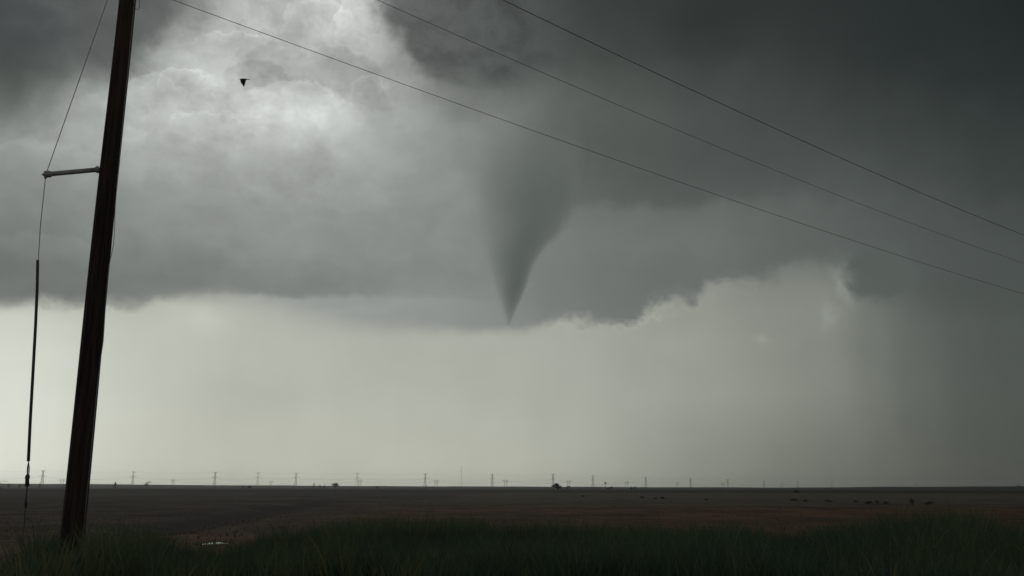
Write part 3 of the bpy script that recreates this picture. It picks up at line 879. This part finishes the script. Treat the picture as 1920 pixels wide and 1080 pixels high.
def make_hframe():
    root = thing('twin_pole_frame', (0, 0, 0), 'x', 'twin pole', 'two-legged power poles along the horizon')
    for s in (-1, 1):
        mb = MB(); mb.tube([(s * 2.7, 0, -0.5), (s * 2.7, 0, 18.5)], [0.34, 0.24], 8); mb.build('pole', M_polew, root)
    mb = MB(); mb.box((0, 0.3, 15.6), (11.0, 0.3, 0.4)); mb.box((0, -0.3, 15.6), (11.0, 0.25, 0.4)); mb.build('crossarm', M_polew, root, False)
    mb = MB(); mb.tube([(-2.6, 0, 8.5), (2.6, 0, 14.5)], 0.12, 5); mb.tube([(2.6, 0.05, 8.5), (-2.6, 0.05, 14.5)], 0.12, 5); mb.build('brace', M_polew, root, False)
    for x in (-5.2, 0, 5.2):
        mb = MB(); mb.tube([(x, 0, 15.4), (x, 0, 13.8)], 0.16, 6); mb.build('insulator', M_steel, root)
    return root


HFR = [
    (115.5, 17, 'twin-legged wooden power pole on the horizon just left of the big wooden pole'),
    (324, 17, 'twin-legged wooden power pole between the first two lattice towers right of the big pole'),
    (508, 14, 'twin-legged wooden power pole between the third and fourth lattice towers'),
    (674.5, 17, 'twin-legged wooden power pole pressed close to a lattice tower, right of the round tree'),
    (817.5, 17, 'twin-legged wooden power pole between a lattice tower and the thin tall mast'),
    (948, 18, 'twin-legged wooden power pole right of the lattice tower under the funnel tip'),
    (1066, 17, 'twin-legged wooden power pole right of the dark horizon thicket'),
    (1175, 15, 'faint twin-legged power pole right of the windmill, above two low bushes'),
    (1270, 11, 'faint twin-legged power pole in the rain, left of a faint lattice tower'),
    (1356, 12, 'faint twin-legged power pole touching a blurred lattice tower in the rain'),
    (1467, 9, 'barely visible twin-legged power pole far off in the grey rain'),
]
hf = make_hframe(); htops = []
for i, (px, h, lab) in enumerate(HFR):
    o = hf if i == 0 else copy_tree(hf)
    o.location = base_at(px, 13.0 * F / h); o.rotation_euler = (0, 0, math.radians(-22 if i else 5)); o['label'] = lab; o.scale = (0.7, 0.7, 0.7)
    htops.append(o.location.copy())


def span(a, b, n=10, sag=6.0):
    return [a.lerp(b, k / n) - Vector((0, 0, min(sag, (b - a).length * 0.02) * 4 * (k / n) * (1 - k / n))) for k in range(n + 1)]


def far_wires():
    for j, (dx, z, lab) in enumerate(((-9.0, 25.0, 'faint wire strung along the near side of the lattice towers'), (9.0, 25.0, 'faint wire strung along the far side of the lattice towers'),
                                      (0.0, 41.0, 'faint top wire strung along the lattice tower peaks'))):
        mb = MB(); ps = []
        P = [t + Vector((dx * 0.68, dx * 0.17, z * 0.71)) for t in tops]
        P = [P[0] + (P[0] - P[1])] + P
        for a, b_ in zip(P, P[1:]):
            ps += span(a, b_)[(1 if ps else 0):]
        mb.tube(ps, 0.05, 4, False)
        tag(mb.build('transmission_line', M_wire), lab, 'wire', 'far transmission wires along the horizon')
    for dx, lab in ((-5.2, 'faint wire strung along the left ends of the twin-legged poles'), (5.2, 'faint wire strung along the right ends of the twin-legged poles')):
        P = [t + Vector((dx * 0.65, -dx * 0.26, 9.6)) for t in htops]
        P = [P[0] + (P[0] - P[1])] + P
        mb = MB(); ps = []
        for a, b_ in zip(P, P[1:]):
            ps += span(a, b_, 8, 3.0)[(1 if ps else 0):]
        mb.tube(ps, 0.04, 4, False)
        tag(mb.build('transmission_line', M_wire), lab, 'wire', 'far transmission wires along the horizon')


far_wires()

# very tall thin mast
def mast():
    Y = 1500.0; H = 41 * Y / F
    r = thing('radio_mast', base_at(864.5, Y), 'very thin tall radio mast standing alone on the horizon', 'mast')
    mb = MB(); 
    for k in range(3):
        a = 2 * math.pi * k / 3; mb.tube([(0.35 * math.cos(a), 0.35 * math.sin(a), 0), (0.35 * math.cos(a), 0.35 * math.sin(a), H)], 0.05, 4)
    for i in range(32):
        z = H * i / 32
        for k in range(3):
            a, c = 2 * math.pi * k / 3, 2 * math.pi * (k + 1) / 3
            mb.tube([(0.35 * math.cos(a), 0.35 * math.sin(a), z), (0.35 * math.cos(c), 0.35 * math.sin(c), z + H / 32)], 0.05, 3, False)
    mb.build('lattice', M_steel, r, False)
    for k in range(3):
        a = 2 * math.pi * k / 3 + 0.4
        m2 = MB(); m2.tube([(0, 0, H * 0.9), (30 * math.cos(a), 30 * math.sin(a), 0)], 0.02, 3); m2.build('guy_cable', M_steel, r)


mast()

# farm windmill
def windmill():
    Y = 1500.0; H = 9.0
    r = thing('windmill', base_at(1135, Y), 'small dark farm windmill with a round fan on the horizon', 'windmill')
    mb = MB(); cr = [(-1, -1), (1, -1), (1, 1), (-1, 1)]
    for k in range(4):
        f = lambda k_, z: (cr[k_ % 4][0] * (1.25 - 1.1 * z / H), cr[k_ % 4][1] * (1.25 - 1.1 * z / H), z)
        mb.tube([f(k, 0), f(k, H)], 0.10, 4)
        for z0, z1 in ((0, 3), (3, 5.6), (5.6, 7.6)):
            mb.tube([f(k, z0), f(k + 1, z1)], 0.06, 3); mb.tube([f(k, z1), f(k + 1, z1)], 0.06, 3)
    mb.build('tower', M_dark, r, False)
    mb = MB(); hub = Vector((0, -0.7, H + 0.3))
    for k in range(16):
        a = 2 * math.pi * k / 16; u = Vector((math.cos(a), 0, math.sin(a))); v = Vector((-math.sin(a), 0.35, math.cos(a)))
        mb.face([hub + u * 0.5 - v * 0.09, hub + u * 1.75 - v * 0.26, hub + u * 1.75 + v * 0.26, hub + u * 0.5 + v * 0.09])
    mb.tube([hub - Vector((0, 0.15, 0)), hub + Vector((0, 0.9, 0))], 0.22, 8)
    mb.build('fan', M_dark, r, False)
    mb = MB(); mb.tube([hub + Vector((0, 0.6, 0)), hub + Vector((1.7, 1.6, 0.1))], 0.07, 4)
    t0 = hub + Vector((1.6, 1.5, 0.1)); mb.box(t0 + Vector((0.7, 0.4, 0.25)), (1.7, 0.06, 1.2), Matrix.Rotation(0.5, 3, 'Z'))
    mb.build('tail', M_dark, r, False)
    mb = MB(); mb.tube([(3.2, 0, 0), (3.2, 0, 1.8)], 1.6, 14); mb.build('stock_tank', M_dark, r, False)


M_dark = speckled('dark rusted metal', (0.035, 0.03, 0.027), (0.07, 0.055, 0.045), 1.0)
windmill()

# end of a centre-pivot irrigation boom at the left edge
def pivot():
    Y = 640.0
    r = thing('irrigation_boom', base_at(2, Y), 'end of a wheeled irrigation boom at the left edge of the horizon', 'irrigation boom')
    z = (912 - 898) * Y / F + 0.2; xe = 12 * Y / F * 1.0
    mb = MB(); mb.tube([(-40, 0, z), (xe, 0, z)], 0.13, 6); mb.build('boom', M_galv, r)
    for x, s in ((-1.4, 1), (-30, 1)):
        mb = MB(); mb.tube([(x - 1.5, 0, 0.9), (x, 0, z)], 0.08, 4); mb.tube([(x + 1.5, 0, 0.9), (x, 0, z)], 0.08, 4); mb.tube([(x - 1.5, 0, 0.9), (x + 1.5, 0, 0.9)], 0.1, 4)
        leg = mb.build('wheel_frame', M_galv, r, False)
        for dx in (-1.5, 1.5):
            m2 = MB(); m2.tube([(x + dx, -0.15, 0.6), (x + dx, 0.15, 0.6)], 0.62, 14); m2.build('wheel', M_dark, leg, False)


pivot()

# ------------------------------------------------------------------ trees and shrubs
M_bark = speckled('dark bark', (0.035, 0.028, 0.022), (0.065, 0.05, 0.04), 2.0)


def leaf_mat(name, c0, c1):
    mt, b = mat(name, 0.8, 0.15)
    setc(b, mixc(noise(coords(), 1.3, 3.0), c0, c1)); return mt


M_leaf = leaf_mat('dark foliage', (0.022, 0.030, 0.016), (0.05, 0.062, 0.03))
M_scrub = leaf_mat('scrub foliage', (0.055, 0.055, 0.032), (0.100, 0.094, 0.058))


def crown_mb(rx, rz, z0, n, leaf, shape, seed):
    """Leaf-sized faces filling an uneven crown; shape: round, cone or spread."""
    r = random.Random(seed); mb = MB()
    lobes = [(r.uniform(-.55, .55) * rx, r.uniform(-.55, .55) * rx, r.uniform(.15, .9)) for _ in range(7)]
    for _ in range(n):
        lx, ly, lt = r.choice(lobes)
        taper = {'round': math.sin(math.pi * min(1, max(0.08, lt * 0.75 + 0.2))), 'cone': 1.05 - lt, 'spread': 0.45 + 0.65 * lt}[shape]
        g = Vector((r.gauss(0, .30) * rx * taper + lx * taper, r.gauss(0, .30) * rx * taper + ly * taper, z0 + rz * (lt + r.gauss(0, .10))))
        g.z = max(g.z, 0.03 + r.random() * 0.1)
        u = Vector((r.gauss(0, 1), r.gauss(0, 1), r.gauss(0, 1))).normalized() * leaf * r.uniform(.6, 1.3); v = u.orthogonal().normalized() * leaf * r.uniform(.3, .7)
        mb.face([g - u, g + v, g + u, g - v])
    return mb


def tree(name, px, Y, rx, h, shape, label, cat, group, n=420, bare=False, seed=1, foliage=None, trunk=0.25):
    root = thing(name, base_at(px, Y) + Vector((0, 0, 0.3)), label, cat, group)
    r = random.Random(seed); mb = MB(); th = h * (0.75 if not bare else 0.5)
    mb.tube([(0, 0, -0.3), (0.03 * h, 0, th * 0.5), (0, 0.02 * h, th)], [trunk * 1.2, trunk * 0.8, trunk * 0.35], 6)
    for k in range(9 if bare else 5):
        a = r.uniform(0, 6.28); z = r.uniform(0.2, 0.6) * th; e = Vector((math.cos(a) * rx * r.uniform(.6, 1), math.sin(a) * rx * r.uniform(.6, 1), z + r.uniform(.25, .6) * h))
        mid = Vector((e.x * 0.5, e.y * 0.5, (z + e.z) / 2 + 0.04 * h)); mb.tube([(0, 0, z), mid, e], [trunk * .5, trunk * .3, trunk * .1], 5)
        for q in range(3 if bare else 1):
            e2 = mid + Vector((r.gauss(0, .3) * rx, r.gauss(0, .3) * rx, r.uniform(.1, .35) * h)); mb.tube([mid, e2], [trunk * .25, trunk * .08], 4)
    mb.build('trunk', M_bark, root)
    crown_mb(rx, h * 0.85, h * 0.12, n, max(0.035, rx * 0.11), shape, seed).build('crown', foliage or M_leaf, root, False)


gt = 'small trees along the horizon'
tree('tree', 216, 900, 2.6, 6.4, 'cone', 'small pointed tree on the horizon right of the wooden pole', 'tree', gt, seed=3)
tree('tree', 276, 1200, 5.0, 10.0, 'spread', 'sparse bare tree on the horizon right of the first lattice tower', 'tree', gt, n=90, bare=True, seed=4)
tree('tree', 588.5, 900, 1.1, 6.2, 'round', 'small dark upright tree standing alone on the horizon', 'tree', gt, n=260, seed=5)
tree('tree', 628, 1000, 4.6, 6.6, 'round', 'small round-headed tree on the horizon left of a lattice tower', 'tree', gt, seed=6)
gb = 'low bushes along the horizon'
for px, Y, rx, h, lab in (
        (74, 620, 1.4, 3.8, 'dark bush on the horizon under the tower left of the wooden pole'),
        (36, 640, 1.3, 3.4, 'dark bush on the horizon just left of the guy wire'),
        (17, 650, 1.4, 3.5, 'dark bush on the horizon beside the irrigation boom'),
        (455, 900, 1.8, 4.4, 'narrow low bush on the horizon left of the third lattice tower'),
        (469, 900, 3.0, 3.6, 'wide low bush on the horizon left of the third lattice tower'),
        (600, 900, 1.8, 4.2, 'left of the paired bushes between the upright and round trees'),
        (609, 900, 1.8, 4.2, 'right of the paired bushes between the upright and round trees'),
        (708, 1000, 2.0, 3.6, 'low bush on the horizon right of the paired tower and twin pole'),
        (798.5, 900, 1.1, 3.6, 'bush at the foot of the tower left of the thin mast'),
        (1067, 900, 2.8, 3.9, 'bush under the twin-legged pole right of the dark thicket'),
        (1146, 900, 3.0, 3.2, 'low bush on the horizon just right of the windmill'),
        (1184, 800, 1.9, 3.0, 'left of two low bushes under a faint twin-legged pole'),
        (1191, 800, 1.8, 3.4, 'right of two low bushes under a faint twin-legged pole')):
    tree('bush', px, Y, rx, h, 'round', lab, 'bush', gb, n=170, seed=int(px), trunk=0.1)
tree('thicket', 1045, 640, 3.9, 4.2, 'round', 'dense dark thicket on the horizon right of the funnel, widest clump there', 'thicket', None, n=900, seed=11, trunk=0.2)
gs = 'scrub plants in the right half of the field'
for px, py, w, h, lab in (
        (1708, 944, 15, 12, 'largest dark shrub in the right half of the field'),
        (1740, 943, 14, 6, 'low dark shrub just right of the largest one'),
        (1660, 942, 10, 5, 'dark shrub to the left of the largest one, nearest to it'),
        (1642, 941, 6, 6, 'narrow shrub second to the left of the largest one'),
        (1626, 941, 13, 5, 'wide shrub third to the left of the largest one'),
        (1602, 939, 7, 4, 'small shrub fourth to the left of the largest one'),
        (1548, 938, 9, 5, 'shrub alone between two gaps, below the last far towers'),
        (1556, 938, 5, 3, 'tiny shrub touching the lone one on its right side'),
        (1508, 937, 8, 4, 'right one of a separate pair of low shrubs'),
        (1487, 937, 12, 5, 'left one of a separate pair of low shrubs'),
        (1493, 922, 9, 4, 'far dark bush near the horizon above the pair of low shrubs'),
        (1324, 935, 6, 3, 'small weed tuft alone right of the middle weed row'),
        (1242, 933, 9, 4, 'widest tuft of the middle weed row below the windmill'),
        (1229, 933, 6, 3, 'tuft left of the widest in the middle weed row'),
        (1203, 932, 8, 3, 'leftmost tuft of the middle weed row'),
        (1092, 930, 6, 2.5, 'lone weed tuft in the middle of the field under a faint tower')):
    Y = 1.5 * F / (py - 913.5)
    tree('shrub', px, Y, w * Y / F * 0.72, h * Y / F * 1.1, 'cone' if w > 14 else 'round', lab, 'shrub', gs, n=420, seed=int(px), foliage=M_scrub, trunk=0.02)
# distant pole and bump at far right
for px, lab in ((1718, 'short pole beside a low mound on the far right horizon'), (1909, 'short pole on the horizon at the right edge')):
    Y = 1900.0; r = thing('field_pole', base_at(px, Y), lab, 'pole', 'short poles on the right horizon')
    mb = MB(); mb.tube([(0, 0, -0.5), (0, 0, 9.5)], [0.35, 0.26], 6); mb.build('shaft', M_polew, r)
    mb = MB(); mb.box((0, 0, 8.6), (3.0, 0.3, 0.35)); mb.build('crossarm', M_polew, r, False)
for px, rx, h, lab in ((1723.5, 5.0, 2.4, 'low dark bush on the far right horizon beside a short pole'), (1910, 5.0, 3.0, 'low dark bush at the foot of the pole at the right edge')):
    tree('bush', px, 1850, rx, h, 'round', lab, 'bush', gb, n=170, seed=int(px), trunk=0.1)

# ------------------------------------------------------------------ funnel cloud
def funnel():
    Y = 4000.0
    prof = [(215, 852, 1110), (260, 858, 1108), (300, 864, 1106), (340, 870, 1100), (372, 874, 1090), (400, 880, 1082), (430, 889, 1064), (455, 897, 1037), (480, 905, 1012),
            (500, 912, 1003), (525, 920, 993), (550, 929, 983), (575, 937, 972), (595, 944, 962), (612, 950, 956)]
    zl = []; 
    for y, a, c in prof:
        pa, pc = at(a, y, Y), at(c, y, Y); zl.append(((pa.z + pc.z) / 2, (pa.x + pc.x) / 2, (pc.x - pa.x) / 2))
    zl.sort(); zlo, zhi = zl[0][0], zl[-1][0]; x0 = zl[0][1]
    zs = np.linspace(zlo, zhi, 48); Zk = [q[0] for q in zl]
    cx = np.interp(zs, Zk, [q[1] - x0 for q in zl]); rad = np.interp(zs, Zk, [q[2] for q in zl])
    def sm(v):
        for _ in range(2): v = np.concatenate([v[:1], (v[:-2] + 2 * v[1:-1] + v[2:]) / 4, v[-1:]])
        return v
    cx, rad = sm(cx), sm(rad)
    mb = MB(); n = 40
    for i in range(48):
        for k in range(n):
            q = 2 * math.pi * k / n
            mb.v.append((cx[i] + rad[i] * math.cos(q), min(rad[i], 260.0) * math.sin(q), zs[i] - zlo))
    for i in range(47):
        for k in range(n):
            mb.f.append((i * n + k, i * n + (k + 1) % n, (i + 1) * n + (k + 1) % n, (i + 1) * n + k))
    mb.f.append(tuple(reversed(range(n)))); mb.f.append(tuple(47 * n + k for k in range(n)))
    mt = bpy.data.materials.new('funnel vapour'); mt.use_nodes = True; t = mt.node_tree; t.nodes.clear(); X.tree = t
    oc = coords('Object'); sp = t.nodes.new('ShaderNodeSeparateXYZ'); t.links.new(oc, sp.inputs[0])
    ox, oy, oz = (X(o) for o in sp.outputs); Hh = zhi - zlo
    tz = oz / Hh
    st = list(range(0, 48, 2)) + [47]
    C = edge_curve(tz, [(i / 47, float(cx[i])) for i in st], -400.0, 400.0)
    R = edge_curve(tz, [(i / 47, float(rad[i])) for i in st], 0.0, 600.0)
    nx = noise(oc, 0.006, 4.0, 0.55, stretch=(1, 1, 0.5)); n2 = noise(oc, 0.02, 3.0, 0.55, stretch=(1, 1, 0.35), off=3.0)
    u = (ox - C) / R + (n2 - 0.5) * 0.26 + (nx - 0.5) * 0.2; v = oy / X.op('MINIMUM', R, 260.0)
    rho = X.op('SQRT', u * u + v * v)
    edge = step(rho, 1.0, 0.76)
    side = step(u, -1.0, 0.25) * 0.85 + 0.15
    fade = step(tz, 1.0, 0.55) * (step(tz, 0.0, 0.16) * 0.75 + 0.25)
    dens = edge * side * fade * (0.75 + (nx - 0.5) * 0.9) * X.op('DIVIDE', 1.75, X.op('MAXIMUM', R, 22.0))
    pv = t.nodes.new('ShaderNodeVolumePrincipled'); pv.inputs['Color'].default_value = (0.72, 0.76, 0.76, 1); pv.inputs['Anisotropy'].default_value = 0.0
    t.links.new(dens.s, pv.inputs['Density'])
    # a barely-there skin of vapour where the funnel begins
    tr = t.nodes.new('ShaderNodeBsdfTransparent'); df = t.nodes.new('ShaderNodeBsdfDiffuse'); df.inputs['Color'].default_value = (0.4, 0.42, 0.42, 1)
    mx = t.nodes.new('ShaderNodeMixShader'); t.links.new((fade * 0.012).s, mx.inputs[0])
    t.links.new(tr.outputs[0], mx.inputs[1]); t.links.new(df.outputs[0], mx.inputs[2])
    out = t.nodes.new('ShaderNodeOutputMaterial'); t.links.new(pv.outputs[0], out.inputs['Volume']); t.links.new(mx.outputs[0], out.inputs['Surface'])
    o = mb.build('funnel_cloud', mt)
    o.location = (x0, Y, zlo)
    tag(o, 'dark grey funnel cloud tapering down from the storm base', 'funnel cloud')


funnel()

# ------------------------------------------------------------------ rain haze over the plain
def haze():
    mb = MB(); mb.box((0, 0, 21.0), (9800, 9800, 44.0))
    mt = bpy.data.materials.new('rain haze'); mt.use_nodes = True; t = mt.node_tree; t.nodes.clear()
    pv = t.nodes.new('ShaderNodeVolumePrincipled'); pv.inputs['Density'].default_value = HAZE; pv.inputs['Color'].default_value = (0.99, 0.995, 0.995, 1); pv.inputs['Anisotropy'].default_value = 0.92
    out = t.nodes.new('ShaderNodeOutputMaterial'); t.links.new(pv.outputs[0], out.inputs['Volume'])
    o = mb.build('haze', mt, None, False)
    tag(o, 'thin grey rain haze over the plain', kind='stuff')


HAZE = 1.0e-4
haze()
